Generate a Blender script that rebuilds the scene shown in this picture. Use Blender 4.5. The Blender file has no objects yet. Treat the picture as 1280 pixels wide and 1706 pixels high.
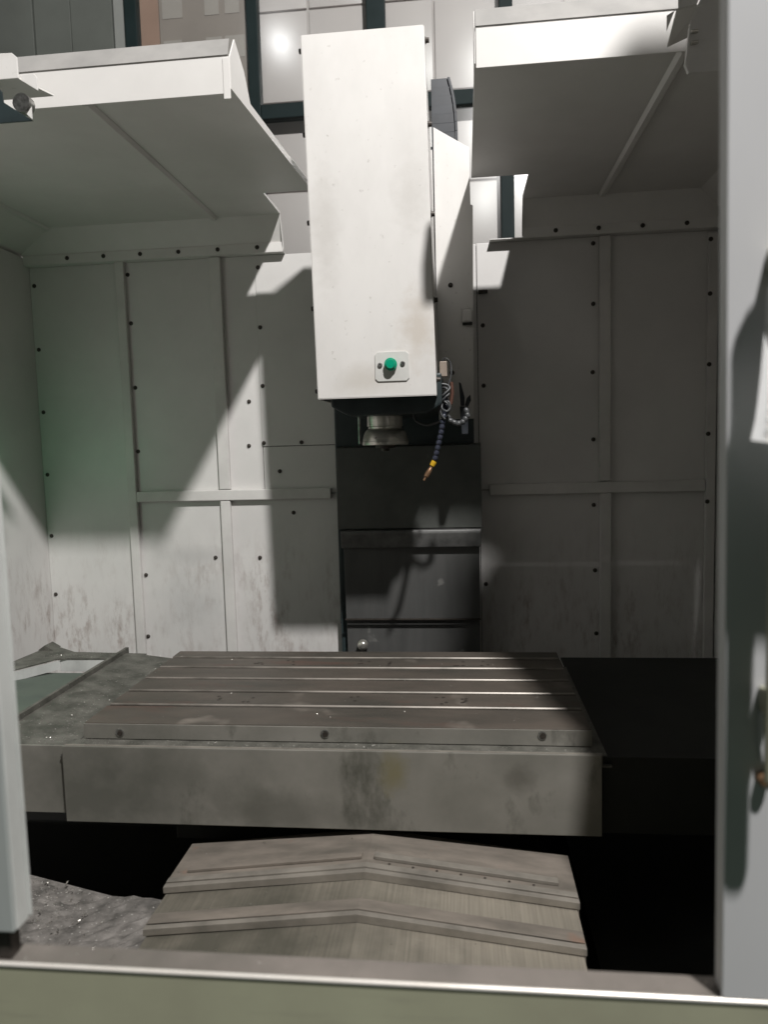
import bpy, bmesh, math, random
from mathutils import Vector, Matrix
random.seed(7)
S = bpy.context.scene
C = S.collection

# ------------------------------------------------------------------ camera, light, exposure
CAM_RIGHT = Vector((0.99415749, 0.10446408, -0.02716873))
CAM_DOWN = Vector((-0.01723756, -0.09482124, -0.99534506))
CAM_FWD = Vector((-0.10655398, 0.98999807, -0.09246654))
cd = bpy.data.cameras.new('camera')
cam = bpy.data.objects.new('camera', cd)
C.objects.link(cam)
m3 = Matrix((CAM_RIGHT, -CAM_DOWN, -CAM_FWD)).transposed()
cam.matrix_world = Matrix.Translation((0, 0, 1.5)) @ m3.to_4x4()
cd.sensor_fit = 'VERTICAL'
cd.sensor_height = 36.0
cd.sensor_width = 27.0
cd.lens = 26.0
cd.clip_start = 0.02
cd.clip_end = 100
cd.dof.use_dof = True
cd.dof.focus_distance = 1.95
cd.dof.aperture_fstop = 4.5
S.camera = cam

w = bpy.data.worlds.new('World')
S.world = w
w.use_nodes = True
w.node_tree.nodes['Background'].inputs[0].default_value = (0.97, 1.0, 0.93, 1)
w.node_tree.nodes['Background'].inputs[1].default_value = 0.032


def lamp(name, loc, watts, radius, col):
    d = bpy.data.lights.new(name, 'POINT')
    d.energy = watts
    d.shadow_soft_size = radius
    d.color = col
    o = bpy.data.objects.new(name, d)
    o.location = loc
    C.objects.link(o)
    return o


lamp('workshop_lamp', (0.85, -0.5, 4.67), 880, 0.075, (1.0, 0.975, 0.955))
lamp('far_workshop_lamp', (-1.45, 0.85, 4.85), 6, 0.042, (1.0, 1.0, 1.0))
lamp('green_tint_lamp', (-1.41, 2.02, 1.46), 0.34, 0.05, (0.12, 1.0, 0.42))  # added lamp without a fixture, tints the left wall green

vs = S.view_settings
vs.view_transform = 'Standard'
vs.look = 'None'
vs.gamma = 1
vs.exposure = 0
vs.use_curve_mapping = False

# ------------------------------------------------------------------ materials
def mat(name, c1, c2=None, rough=0.5, metal=0.0, scale=6.0, vec=(1, 1, 1), contrast=(0.35, 0.65),
        spots=None, streak=None, bump=0.0, bumpscale=60.0, rough2=None, spec=0.5, blobs=()):
    m = bpy.data.materials.new(name)
    m.use_nodes = True
    nt = m.node_tree
    N = nt.nodes
    Lk = nt.links.new
    b = N['Principled BSDF']
    b.inputs['Metallic'].default_value = metal
    b.inputs['Roughness'].default_value = rough
    b.inputs['Specular IOR Level'].default_value = spec
    tc = N.new('ShaderNodeTexCoord')

    def noise(sc, v, detail=6, r=0.6):
        mp = N.new('ShaderNodeMapping')
        mp.inputs['Scale'].default_value = v
        Lk(tc.outputs['Object'], mp.inputs['Vector'])
        n = N.new('ShaderNodeTexNoise')
        n.inputs['Scale'].default_value = sc
        n.inputs['Detail'].default_value = detail
        n.inputs['Roughness'].default_value = r
        Lk(mp.outputs[0], n.inputs['Vector'])
        return n.outputs['Fac']

    def ramp(src, a, bb):
        r = N.new('ShaderNodeMapRange')
        r.inputs['From Min'].default_value = a
        r.inputs['From Max'].default_value = bb
        Lk(src, r.inputs['Value'])
        return r.outputs[0]

    def mixc(fac, A, B):
        x = N.new('ShaderNodeMix')
        x.data_type = 'RGBA'
        Lk(fac, x.inputs['Factor'])
        for sock, v in ((x.inputs['A'], A), (x.inputs['B'], B)):
            if isinstance(v, tuple):
                sock.default_value = (*v, 1)
            else:
                Lk(v, sock)
        return x.outputs['Result']

    if c2 is None:
        c2 = tuple(x * 0.86 for x in c1)
    f1 = ramp(noise(scale, vec), *contrast)
    col = mixc(f1, c1, c2)
    if streak:      # (colour, scale, vec, lo, hi, zmax or None)
        sc, ss, sv, lo, hi, zr = streak
        f = ramp(noise(ss, sv, 8, 0.7), lo, hi)
        if zr:
            sx = N.new('ShaderNodeSeparateXYZ')
            Lk(tc.outputs['Object'], sx.inputs[0])
            g = ramp(sx.outputs['Z'], zr[1], zr[0])
            mu = N.new('ShaderNodeMath')
            mu.operation = 'MULTIPLY'
            Lk(f, mu.inputs[0])
            Lk(g, mu.inputs[1])
            m2 = N.new('ShaderNodeMath')
            m2.operation = 'MULTIPLY'
            Lk(mu.outputs[0], m2.inputs[0])
            Lk(ramp(noise(7, (1, 1, 0.6), 4), 0.40, 0.66), m2.inputs[1])
            f = m2.outputs[0]
        col = mixc(f, col, sc)
    for bc, ctr, rad, amt in blobs:     # stains and other patches with a shape of their own
        vm = N.new('ShaderNodeVectorMath')
        vm.operation = 'SUBTRACT'
        Lk(tc.outputs['Object'], vm.inputs[0])
        vm.inputs[1].default_value = ctr
        vd = N.new('ShaderNodeVectorMath')
        vd.operation = 'DIVIDE'
        Lk(vm.outputs[0], vd.inputs[0])
        vd.inputs[1].default_value = rad
        vl = N.new('ShaderNodeVectorMath')
        vl.operation = 'LENGTH'
        Lk(vd.outputs[0], vl.inputs[0])
        ad = N.new('ShaderNodeMath')
        ad.operation = 'ADD'
        Lk(vl.outputs['Value'], ad.inputs[0])
        mn = N.new('ShaderNodeMath')
        mn.operation = 'MULTIPLY'
        mn.inputs[1].default_value = 1.6
        Lk(noise(34 if rad[0] < 0.1 else 11, (1, 1, 1), 5, 0.6), mn.inputs[0])
        Lk(mn.outputs[0], ad.inputs[1])
        mb = N.new('ShaderNodeMath')
        mb.operation = 'MULTIPLY'
        mb.inputs[1].default_value = amt
        Lk(ramp(ad.outputs[0], 1.95, 1.0), mb.inputs[0])
        col = mixc(mb.outputs[0], col, bc)
    if spots:       # (colour, scale, lo, hi)
        f = ramp(noise(spots[1], (1, 1, 1), 3, 0.5), spots[2], spots[3])
        col = mixc(f, col, spots[0])
    Lk(col, b.inputs['Base Color'])
    if rough2 is not None:
        rr = N.new('ShaderNodeMapRange')
        rr.inputs['To Min'].default_value = rough
        rr.inputs['To Max'].default_value = rough2
        Lk(noise(scale * 1.7, vec), rr.inputs['Value'])
        Lk(rr.outputs[0], b.inputs['Roughness'])
    if bump:
        bp = N.new('ShaderNodeBump')
        bp.inputs['Strength'].default_value = bump
        bp.inputs['Distance'].default_value = 0.002
        Lk(noise(bumpscale, vec), bp.inputs['Height'])
        Lk(bp.outputs[0], b.inputs['Normal'])
    return m


M = {}
M['wall'] = mat('enclosure_paint', (0.70, 0.685, 0.665), (0.62, 0.607, 0.59), 0.40, scale=3.0,
                streak=((0.34, 0.285, 0.26), 48, (1, 1, 0.30), 0.47, 0.66, (0.93, 1.25)),
                blobs=(((0.52, 0.52, 0.51), (-0.62, 0.85, 0.95), (0.14, 1, 0.13), 0.6), ((0.50, 0.49, 0.48), (-0.60, 0.85, 1.12), (0.15, 1, 0.035), 0.6)), bump=0.35, bumpscale=3.5)
M['clean'] = mat('canopy_paint', (0.74, 0.725, 0.70), (0.67, 0.655, 0.63), 0.42, scale=4.0, bump=0.3, bumpscale=4)
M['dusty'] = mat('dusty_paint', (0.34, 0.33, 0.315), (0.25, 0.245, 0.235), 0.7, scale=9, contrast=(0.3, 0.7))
M['rail'] = mat('rail_paint', (0.69, 0.675, 0.65), (0.60, 0.585, 0.565), 0.42, scale=8.0)
M['head'] = mat('head_paint', (0.73, 0.715, 0.69), (0.64, 0.625, 0.60), 0.36, scale=4.0, vec=(1.6, 1, 0.8), contrast=(0.4, 0.75),
                blobs=(((0.56, 0.51, 0.45), (0.11, -0.2, 0.30), (0.05, 0.4, 0.10), 0.75), ((0.54, 0.51, 0.46), (-0.02, -0.2, 0.17), (0.10, 0.4, 0.04), 0.65),
                       ((0.57, 0.55, 0.52), (-0.12, -0.2, 0.55), (0.04, 0.4, 0.16), 0.6), ((0.58, 0.56, 0.53), (0.10, -0.2, 0.62), (0.05, 0.4, 0.10), 0.6)),
               
                spots=((0.55, 0.53, 0.50), 60, 0.66, 0.75), bump=0.03, bumpscale=12)
M['plate'] = mat('switch_plate', (0.63, 0.63, 0.60), None, 0.4, scale=9)
M['door'] = mat('door_paint', (0.62, 0.62, 0.63), (0.54, 0.54, 0.55), 0.45, scale=3.0, vec=(1, 1, 0.3), bump=0.04, bumpscale=14)
M['doorl'] = mat('door_edge_paint', (0.48, 0.51, 0.50), (0.37, 0.395, 0.385), 0.5, scale=7.0, vec=(1, 1, 0.3))
M['sill'] = mat('sill_steel', (0.50, 0.50, 0.36), (0.42, 0.41, 0.30), 0.5, 0.1, scale=5.0, vec=(1, 1, 1),
                spots=((0.34, 0.29, 0.22), 5, 0.60, 0.85), streak=((0.40, 0.39, 0.29), 30, (0.4, 1, 5), 0.55, 0.75, None))
M['silltop'] = mat('sill_top_steel', (0.22, 0.195, 0.175), (0.13, 0.12, 0.105), 0.5, 0.2, scale=7.0)
M['edge'] = mat('polished_edge', (0.80, 0.77, 0.72), (0.7, 0.66, 0.6), 0.35, 0.3, scale=20)
M['apron'] = mat('apron_stainless', (0.28, 0.268, 0.24), (0.17, 0.166, 0.145), 0.5, 0.15, scale=4.5, contrast=(0.3, 0.7),
                 streak=((0.085, 0.085, 0.07), 9, (1, 1, 0.5), 0.56, 0.72, None), rough2=0.34,
                 blobs=(((0.17, 0.145, 0.05), (0.125, -0.30, 0.185), (0.03, 0.2, 0.045), 0.55),
                        ((0.085, 0.088, 0.073), (-0.44, -0.30, 0.13), (0.30, 0.3, 0.11), 0.75),
                        ((0.10, 0.10, 0.085), (-0.10, -0.30, 0.10), (0.16, 0.3, 0.05), 0.6),
                        ((0.10, 0.095, 0.08), (0.36, -0.30, 0.18), (0.03, 0.3, 0.03), 0.6)), bump=0.06, bumpscale=18)
M['table'] = mat('table_iron', (0.116, 0.097, 0.081), (0.056, 0.053, 0.045), 0.42, 0.1, scale=6, vec=(0.6, 2, 1), contrast=(0.3, 0.7),
                 streak=((0.12, 0.068, 0.054), 4.5, (0.7, 2.4, 1), 0.56, 0.74, None), rough2=0.55,
                 spots=((0.20, 0.175, 0.15), 7, 0.62, 0.72), bump=0.1, bumpscale=90)
M['ledge'] = mat('dirty_ledge', (0.17, 0.165, 0.145), (0.08, 0.08, 0.068), 0.6, 0.3, scale=22, contrast=(0.35, 0.65),
                 spots=((0.4, 0.39, 0.36), 190, 0.68, 0.72), bump=0.35, bumpscale=160)
M['dirt'] = mat('chip_dirt', (0.22, 0.205, 0.19), (0.09, 0.085, 0.077), 0.7, 0.2, scale=30, contrast=(0.35, 0.65),
                spots=((0.45, 0.44, 0.41), 170, 0.66, 0.71), bump=0.8, bumpscale=120)
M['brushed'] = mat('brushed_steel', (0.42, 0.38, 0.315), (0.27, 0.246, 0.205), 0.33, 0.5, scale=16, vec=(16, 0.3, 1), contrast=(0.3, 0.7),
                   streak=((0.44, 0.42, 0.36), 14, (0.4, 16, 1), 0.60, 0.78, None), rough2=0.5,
                   blobs=(((0.115, 0.112, 0.09), (-0.21, -0.12, 0.44), (0.36, 0.45, 0.3), 0.85), ((0.15, 0.14, 0.115), (0.02, -0.20, 0.44), (0.08, 0.09, 0.2), 0.6)))  # first blob paints the left slope's darker shading into the steel
M['covertop'] = mat('worn_cover_steel', (0.27, 0.235, 0.20), (0.13, 0.118, 0.10), 0.5, 0.25, scale=8, vec=(1, 3, 1), contrast=(0.3, 0.7),
                    spots=((0.28, 0.16, 0.11), 12, 0.64, 0.75), rough2=0.6, bump=0.08, bumpscale=60)
M['lip'] = mat('cover_lip', (0.30, 0.275, 0.24), (0.16, 0.148, 0.128), 0.45, 0.25, scale=14, vec=(1, 1, 1), contrast=(0.3, 0.7))
M['slotedge'] = mat('slot_edge', (0.27, 0.245, 0.215), (0.11, 0.10, 0.085), 0.4, 0.3, scale=5, vec=(1, 1, 1), contrast=(0.4, 0.6))
M['darkplate'] = mat('dark_oiled_plate', (0.12, 0.125, 0.117), (0.065, 0.07, 0.064), 0.24, 0.3, scale=5, contrast=(0.3, 0.7),
                     streak=((0.30, 0.30, 0.28), 30, (2.5, 2.5, 0.7), 0.69, 0.78, None), rough2=0.5)
M['darkplate2'] = mat('grey_oiled_plate', (0.105, 0.105, 0.102), (0.075, 0.076, 0.074), 0.45, 0.1, scale=6, vec=(3, 1, 0.6), contrast=(0.3, 0.7),
                      spots=((0.19, 0.19, 0.18), 16, 0.70, 0.76), rough2=0.55)
M['lipdark'] = mat('plate_lip', (0.17, 0.17, 0.165), (0.08, 0.08, 0.078), 0.42, 0.3, scale=20, contrast=(0.3, 0.7))
M['casting'] = mat('dark_casting', (0.030, 0.045, 0.047), (0.018, 0.026, 0.028), 0.45, scale=9)
M['void'] = mat('iron_and_shade_black', (0.016, 0.017, 0.014), (0.010, 0.011, 0.009), 0.75, scale=9)  # iron black, also the shade painted on the right apron, deck and port
M['bolt'] = mat('black_bolt', (0.030, 0.026, 0.022), (0.06, 0.05, 0.042), 0.5, 0.3, scale=80)
M['screw'] = mat('steel_screw', (0.45, 0.45, 0.43), (0.2, 0.2, 0.19), 0.35, 0.9, scale=120)
M['green'] = mat('green_button', (0.0, 0.33, 0.19), (0.0, 0.27, 0.15), 0.3, scale=30)
M['chrome'] = mat('polished_steel', (0.62, 0.60, 0.54), (0.45, 0.44, 0.40), 0.28, 0.75, scale=14, vec=(1, 1, 8))
M['hose'] = mat('blue_grey_hose', (0.036, 0.041, 0.065), (0.022, 0.025, 0.036), 0.4, scale=60)
M['hosegrey'] = mat('grey_hose', (0.085, 0.09, 0.092), (0.05, 0.052, 0.054), 0.4, scale=60)
M['yellow'] = mat('yellow_plastic', (0.62, 0.37, 0.02), None, 0.4, scale=30)
M['orange'] = mat('orange_plastic', (0.10, 0.045, 0.03), None, 0.5, scale=30)
M['brass'] = mat('brass', (0.40, 0.24, 0.15), (0.30, 0.18, 0.10), 0.35, 0.7, scale=40)
M['tan'] = mat('sensor_block', (0.36, 0.30, 0.25), (0.28, 0.23, 0.19), 0.45, 0.3, scale=40)
M['chain'] = mat('black_plastic', (0.030, 0.035, 0.042), (0.018, 0.02, 0.024), 0.4, scale=14)
M['frame'] = mat('dark_green_frame', (0.010, 0.019, 0.019), (0.014, 0.024, 0.025), 0.6, scale=7, spec=0.15)
M['tile'] = mat('pale_wall_tile', (0.70, 0.645, 0.63), (0.63, 0.58, 0.57), 0.35, scale=2.2)
M['grout'] = mat('grey_grout', (0.60, 0.555, 0.54), None, 0.8, scale=9)
M['shut'] = mat('grey_board', (0.115, 0.125, 0.112), (0.085, 0.092, 0.082), 0.6, scale=1.6)
M['shut2'] = mat('light_grey_post', (0.26, 0.27, 0.255), None, 0.6, scale=2)
M['salmon'] = mat('salmon_post', (0.42, 0.28, 0.22), None, 0.6, scale=3)
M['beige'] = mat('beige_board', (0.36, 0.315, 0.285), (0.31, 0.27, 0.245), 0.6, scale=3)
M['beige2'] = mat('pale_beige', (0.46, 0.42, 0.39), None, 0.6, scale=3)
M['paper'] = mat('white_paper', (0.92, 0.92, 0.92), (0.88, 0.88, 0.88), 0.7, scale=4)
M['ink'] = mat('grey_print', (0.55, 0.55, 0.56), None, 0.8, scale=4)
M['scrawl'] = mat('faint_pencil', (0.155, 0.135, 0.095), None, 0.7, scale=4)
M['olive'] = mat('olive_handle', (0.30, 0.30, 0.22), (0.25, 0.25, 0.185), 0.45, scale=10)
M['floor'] = mat('workshop_floor', (0.05, 0.085, 0.06), (0.04, 0.07, 0.05), 0.5, scale=2)
M['chips'] = mat('bright_chips', (0.75, 0.73, 0.68), (0.35, 0.33, 0.3), 0.3, 0.9, scale=60)
M['trayinner'] = mat('grey_green_tray', (0.10, 0.125, 0.10), (0.075, 0.095, 0.08), 0.55, scale=5)
M['white'] = mat('white_lip_paint', (0.62, 0.63, 0.61), (0.42, 0.43, 0.415), 0.5, scale=9, vec=(1, 1, 0.4), contrast=(0.4, 0.7))

g = bpy.data.materials.new('window_glass')
g.use_nodes = True
nt = g.node_tree
nt.nodes.clear()
o_ = nt.nodes.new('ShaderNodeOutputMaterial')
mx = nt.nodes.new('ShaderNodeMixShader')
mx.inputs[0].default_value = 0.09
tr = nt.nodes.new('ShaderNodeBsdfTransparent')
tr.inputs[0].default_value = (0.97, 0.98, 0.975, 1)
gl = nt.nodes.new('ShaderNodeBsdfGlossy')
gl.inputs['Roughness'].default_value = 0.16
nt.links.new(tr.outputs[0], mx.inputs[1])
nt.links.new(gl.outputs[0], mx.inputs[2])
nt.links.new(mx.outputs[0], o_.inputs['Surface'])
M['glass'] = g


# ------------------------------------------------------------------ helpers
def bm_box(bm, a, b, bev=0.0):
    x0, y0, z0 = a
    x1, y1, z1 = b
    v = [bm.verts.new(p) for p in ((x0, y0, z0), (x1, y0, z0), (x1, y1, z0), (x0, y1, z0),
                                   (x0, y0, z1), (x1, y0, z1), (x1, y1, z1), (x0, y1, z1))]
    fs = [bm.faces.new([v[i] for i in q]) for q in ((3, 2, 1, 0), (4, 5, 6, 7), (0, 1, 5, 4), (1, 2, 6, 5), (2, 3, 7, 6), (3, 0, 4, 7))]
    if bev:
        es = set(e for f in fs for e in f.edges)
        bmesh.ops.bevel(bm, geom=list(es), offset=bev, segments=2, affect='EDGES', profile=0.6)
    return bm


def bm_prism(bm, pts, axis, a, b, bev=0.0):
    """closed polygon pts in the plane across `axis` ('x': (y,z), 'y': (x,z), 'z': (x,y)), extruded from a to b"""
    def P(p, t):
        return {'x': (t, p[0], p[1]), 'y': (p[0], t, p[1]), 'z': (p[0], p[1], t)}[axis]
    A = [bm.verts.new(P(p, a)) for p in pts]
    B = [bm.verts.new(P(p, b)) for p in pts]
    fs = [bm.faces.new(A), bm.faces.new(B)]
    n = len(pts)
    for i in range(n):
        fs.append(bm.faces.new((A[i], A[(i + 1) % n], B[(i + 1) % n], B[i])))
    if bev:
        es = set(e for f in fs for e in f.edges)
        bmesh.ops.bevel(bm, geom=list(es), offset=bev, segments=2, affect='EDGES', profile=0.6)
    bmesh.ops.recalc_face_normals(bm, faces=bm.faces)
    return bm


def bm_tube(bm, pts, r, n=8, close=False):
    pts = [Vector(p) for p in pts]
    rings = []
    for i, p in enumerate(pts):
        d = (pts[min(i + 1, len(pts) - 1)] - pts[max(i - 1, 0)]).normalized()
        u = d.cross(Vector((0.3, 1, 0.2))).normalized()
        v = d.cross(u)
        rr = r[i] if isinstance(r, (list, tuple)) else r
        rings.append([bm.verts.new(p + (u * math.cos(2 * math.pi * k / n) + v * math.sin(2 * math.pi * k / n)) * rr) for k in range(n)])
    for a, b in zip(rings, rings[1:]):
        for k in range(n):
            bm.faces.new((a[k], a[(k + 1) % n], b[(k + 1) % n], b[k]))
    bm.faces.new(rings[0][::-1])
    bm.faces.new(rings[-1])
    bmesh.ops.recalc_face_normals(bm, faces=bm.faces)
    return bm


def bm_lathe(bm, prof, n=24, axis='z', at=(0, 0, 0)):
    """prof: list of (radius, height)"""
    def P(r, h, t):
        c, s = r * math.cos(t), r * math.sin(t)
        q = {'z': (c, s, h), 'y': (c, h, s), 'x': (h, c, s)}[axis]
        return (q[0] + at[0], q[1] + at[1], q[2] + at[2])
    rings = [[bm.verts.new(P(max(r, 1e-5), h, 2 * math.pi * k / n)) for k in range(n)] for r, h in prof]
    for a, b in zip(rings, rings[1:]):
        for k in range(n):
            bm.faces.new((a[k], a[(k + 1) % n], b[(k + 1) % n], b[k]))
    bm.faces.new(rings[0])
    bm.faces.new(rings[-1])
    bmesh.ops.recalc_face_normals(bm, faces=bm.faces)
    return bm


def bm_sheet(bm, quads, t):
    """thin sheet: each quad (4 points) thickened by t along +normal given by point order"""
    for q in quads:
        q = [Vector(p) for p in q]
        n = (q[1] - q[0]).cross(q[2] - q[0]).normalized() * t
        A = [bm.verts.new(p) for p in q]
        B = [bm.verts.new(p + n) for p in q]
        k = len(q)
        bm.faces.new(A[::-1])
        bm.faces.new(B)
        for i in range(k):
            bm.faces.new((A[i], A[(i + 1) % k], B[(i + 1) % k], B[i]))
    return bm


def smooth(bm, ang=35):
    bm.normal_update()
    for f in bm.faces:
        f.smooth = True
    for e in bm.edges:
        if len(e.link_faces) == 2 and e.calc_face_angle(0) > math.radians(ang):
            e.smooth = False
    return bm


def world_loc(o):
    p = Vector(o.location)
    while o.parent:
        o = o.parent
        p += Vector(o.location)
    return p


def obj(name, bm, m, parent=None, origin=None, kind=None):
    """bm holds world coordinates; origin is moved to the piece's own base centre"""
    bm.normal_update()
    xs = [v.co for v in bm.verts]
    lo = Vector((min(v.x for v in xs), min(v.y for v in xs), min(v.z for v in xs)))
    hi = Vector((max(v.x for v in xs), max(v.y for v in xs), max(v.z for v in xs)))
    og = Vector(origin) if origin else (Vector(((lo.x + hi.x) / 2, (lo.y + hi.y) / 2, lo.z)) if parent is None else None)
    if og is None:
        og = world_loc(parent)
    bmesh.ops.translate(bm, verts=bm.verts, vec=-og)
    me = bpy.data.meshes.new(name)
    bm.to_mesh(me)
    bm.free()
    me.materials.append(M[m])
    o = bpy.data.objects.new(name, me)
    C.objects.link(o)
    o.location = og - (world_loc(parent) if parent else Vector((0, 0, 0)))
    o.parent = parent
    if kind:
        o['kind'] = kind
    return o


def tag(o, label, cat, group=None):
    o['label'] = label
    o['category'] = cat
    if group:
        o['group'] = group
    return o


def thing(name, loc, label, cat, group=None):
    o = bpy.data.objects.new(name, None)
    o.empty_display_size = 0.05
    o.location = loc
    C.objects.link(o)
    return tag(o, label, cat, group)


def box(name, a, b, m, parent=None, bev=0.0, **k):
    bm = bmesh.new()
    bm_box(bm, a, b, bev)
    return obj(name, bm, m, parent, **k)


def prism(name, pts, axis, a, b, m, parent=None, bev=0.0, **k):
    bm = bmesh.new()
    bm_prism(bm, pts, axis, a, b, bev)
    return obj(name, bm, m, parent, **k)


_shared = {}


def small(name, key, build, m, parent, loc, rot=(0, 0, 0)):
    """a small repeated piece that shares its mesh"""
    if key not in _shared:
        bm = bmesh.new()
        build(bm)
        smooth(bm)
        me = bpy.data.meshes.new(key)
        bm.to_mesh(me)
        bm.free()
        me.materials.append(M[m])
        _shared[key] = me
    o = bpy.data.objects.new(name, _shared[key])
    C.objects.link(o)
    o.parent = parent
    o.location = Vector(loc) - world_loc(parent)
    o.rotation_euler = rot
    return o


def bolt_build(bm):
    bm_lathe(bm, [(0.0072, 0.0), (0.0072, -0.0015), (0.0052, -0.0018), (0.0049, -0.005), (0.0038, -0.0058), (0.001, -0.0058)], 10, 'y')


def bolt_side(bm):
    bm_lathe(bm, [(0.0085, 0.0), (0.0085, 0.002), (0.0065, 0.0022), (0.006, 0.010), (0.001, 0.010)], 10, 'x')


# ------------------------------------------------------------------ floor and rear wall
fl = box('workshop_floor', (-8, -6, -0.05), (8, 8, 0.0), 'floor')
fl['kind'] = 'structure'

rw = box('rear_wall', (-4.5, 3.712, 0.0), (4.5, 3.9, 6.0), 'grout')
rw['kind'] = 'structure'
tile_me = None
TW, TH = 0.30, 0.42
for i in range(-9, 6):
    for j in range(5):
        x = 0.05 + i * TW
        z = 2.32 + j * TH
        small('tile', 'wall_tile', lambda bm: bm_box(bm, (-TW / 2 + 0.006, -0.012, 0.006), (TW / 2 - 0.006, 0.0, TH - 0.006), 0.003),
              'tile', rw, (x, 3.711 + random.uniform(-0.002, 0.002), z), (random.uniform(-0.004, 0.004), 0, random.uniform(-0.006, 0.006)))

wp = thing('window_partition', (-0.4, 3.63, 0), 'dark green steel framed glass partition behind the machine', 'window')
XB = [(-1.575, -1.515), (-0.978, -0.925), (-0.408, -0.322), (0.202, 0.262), (0.80, 0.86)]
for a, b in XB:
    box('mullion', (a, 3.60, 0.0), (b, 3.66, 4.6), 'frame', wp, 0.004)
XS = [-3.2] + [v for ab in XB for v in ab] + [2.6]
for k in range(0, len(XS), 2):
    a, b = XS[k], XS[k + 1]
    box('transom', (a + 0.001, 3.603, 3.052), (b - 0.001, 3.657, 3.118), 'frame', wp, 0.004)
    if k > 0:
        box('pane', (a + 0.001, 3.625, 3.119), (b - 0.001, 3.631, 4.59), 'glass', wp)
        box('pane', (a + 0.001, 3.625, 1.6), (b - 0.001, 3.631, 3.051), 'glass', wp)
for n_, (a, b, mm) in enumerate(((-3.2, -2.05, 'shut'), (-2.045, -1.86, 'shut'), (-1.855, -1.645, 'shut'), (-1.64, -1.58, 'shut2'))):
    box('blind_panel', (a, 3.62 + 0.006 * (n_ % 2), 3.12), (b, 3.64, 4.59), mm, wp, 0.003)
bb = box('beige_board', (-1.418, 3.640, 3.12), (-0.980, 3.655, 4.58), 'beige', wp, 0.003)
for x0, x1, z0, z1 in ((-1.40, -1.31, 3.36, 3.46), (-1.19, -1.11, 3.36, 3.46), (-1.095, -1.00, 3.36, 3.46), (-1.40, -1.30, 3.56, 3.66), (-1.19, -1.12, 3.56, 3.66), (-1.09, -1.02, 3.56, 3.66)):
    box('painted_reflection', (x0, 3.6375, z0), (x1, 3.6398, z1), 'beige2', bb)  # pale squares painted in for windows mirrored in the pane
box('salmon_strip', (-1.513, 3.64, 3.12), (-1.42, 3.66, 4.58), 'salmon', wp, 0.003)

# ------------------------------------------------------------------ machine enclosure
W = 2.5
XL, XR = -1.49, 0.815
enc = thing('machine_enclosure', (-0.34, 1.65, 0), 'off-white sheet metal enclosure around the milling machine with bolted wall panels', 'enclosure')
# back wall panels (each its own sheet)
panels = [(XL, -1.157, 0.25, 2.14), (-1.155, -0.824, 1.336, 2.14), (-1.155, -0.824, 0.25, 1.334), (-0.822, -0.684, 1.336, 2.14),
          (-0.822, -0.43, 0.25, 1.334), (-0.684 + 0.002, -0.43, 1.336, 1.499),
          (-0.43 + 0.002, 0.056, 0.25, 2.138), (0.058, 0.464, 1.336, 2.14), (0.058, 0.464, 0.25, 1.334), (0.466, XR, 1.336, 2.14), (0.466, XR, 0.25, 1.334)]
for a, b, z0, z1 in panels:
    box('wall_panel', (a, W, z0), (b, W + 0.02, z1), 'wall', enc, 0.0015)
box('added_light_leak_sheet', (XL, W + 0.0215, 0.25), (XR, W + 0.024, 2.137), 'bolt', enc)  # dark sheet added to stop light leaking through the panel joints
box('access_plate', (-0.6835, W - 0.004, 1.501), (-0.40, W + 0.012, 2.139), 'wall', enc, 0.0015)
box('seam_strip', (-1.49, W - 0.001, 1.49), (-1.18, W, 1.493), 'wall', enc)
# stiffening rails
RT = 0.014
for a, b, z0, z1 in ((-1.172, -1.140, 0.25, 2.142), (-0.839, -0.800, 1.356, 2.139), (-0.838, -0.803, 0.25, 1.316),
                     (0.447, 0.482, 1.358, 2.139), (0.449, 0.484, 0.25, 1.318), (0.782, 0.812, 0.25, 2.13)):
    box('stiffening_rail', (a, W - RT - 0.004, z0), (b, W - 0.001, z1), 'rail', enc, 0.003)
for a, b in ((-1.138, -0.448), (0.089, 0.78)):
    box('cross_rail', (a, W - RT - 0.006, 1.318), (b, W - 0.001, 1.354), 'rail', enc, 0.003)
# bolts on the back wall
BW = [(-0.673, 2.1), (-0.674, 1.902), (-0.674, 1.706), (-0.678, 1.512), (-0.546, 1.511), (-0.627, 1.414), (-0.584, 1.27), (-0.71, 1.114), (-0.87, 1.116),
      (-0.725, 1.655), (-0.732, 1.504), (-0.43, 1.9),
      (-1.475, 2.079), (-1.474, 1.86), (-1.473, 1.642), (-1.474, 1.421), (-1.475, 1.201), (-1.474, 0.988),
      (0.43, 2.12), (0.43, 1.93), (0.428, 1.712), (0.43, 1.494), (0.431, 1.278), (0.435, 1.059), (0.439, 0.844),
      (0.073, 1.015), (0.075, 1.877), (0.075, 1.681)]
for x, z in BW:
    yy = W - 0.004 if (-0.6835 < x < -0.4 and z > 1.501) else W
    small('bolt', 'wall_bolt', bolt_build, 'bolt', enc, (x, yy, z), (0, random.uniform(0, 3), 0))
for x, z in [(-1.133, 2.1), (-1.131, 1.936), (-1.129, 1.716), (-1.132, 1.495), (-1.129, 1.056), (-1.134, 0.833)]:
    small('bolt', 'wall_bolt', bolt_build, 'bolt', enc, (x, W, z), (0, random.uniform(0, 3), 0))
for z in (2.109, 1.942, 1.722, 1.502, 1.284):
    small('bolt', 'wall_bolt', bolt_build, 'bolt', enc, (0.787, W - RT - 0.004, z), (0, random.uniform(0, 3), 0))
# small latch beside the column
box('latch', (0.062, W - 0.02, 2.0 - 0.022), (0.092, W - 0.0005, 2.0 - 0.012), 'bolt', enc, 0.002)
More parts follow.
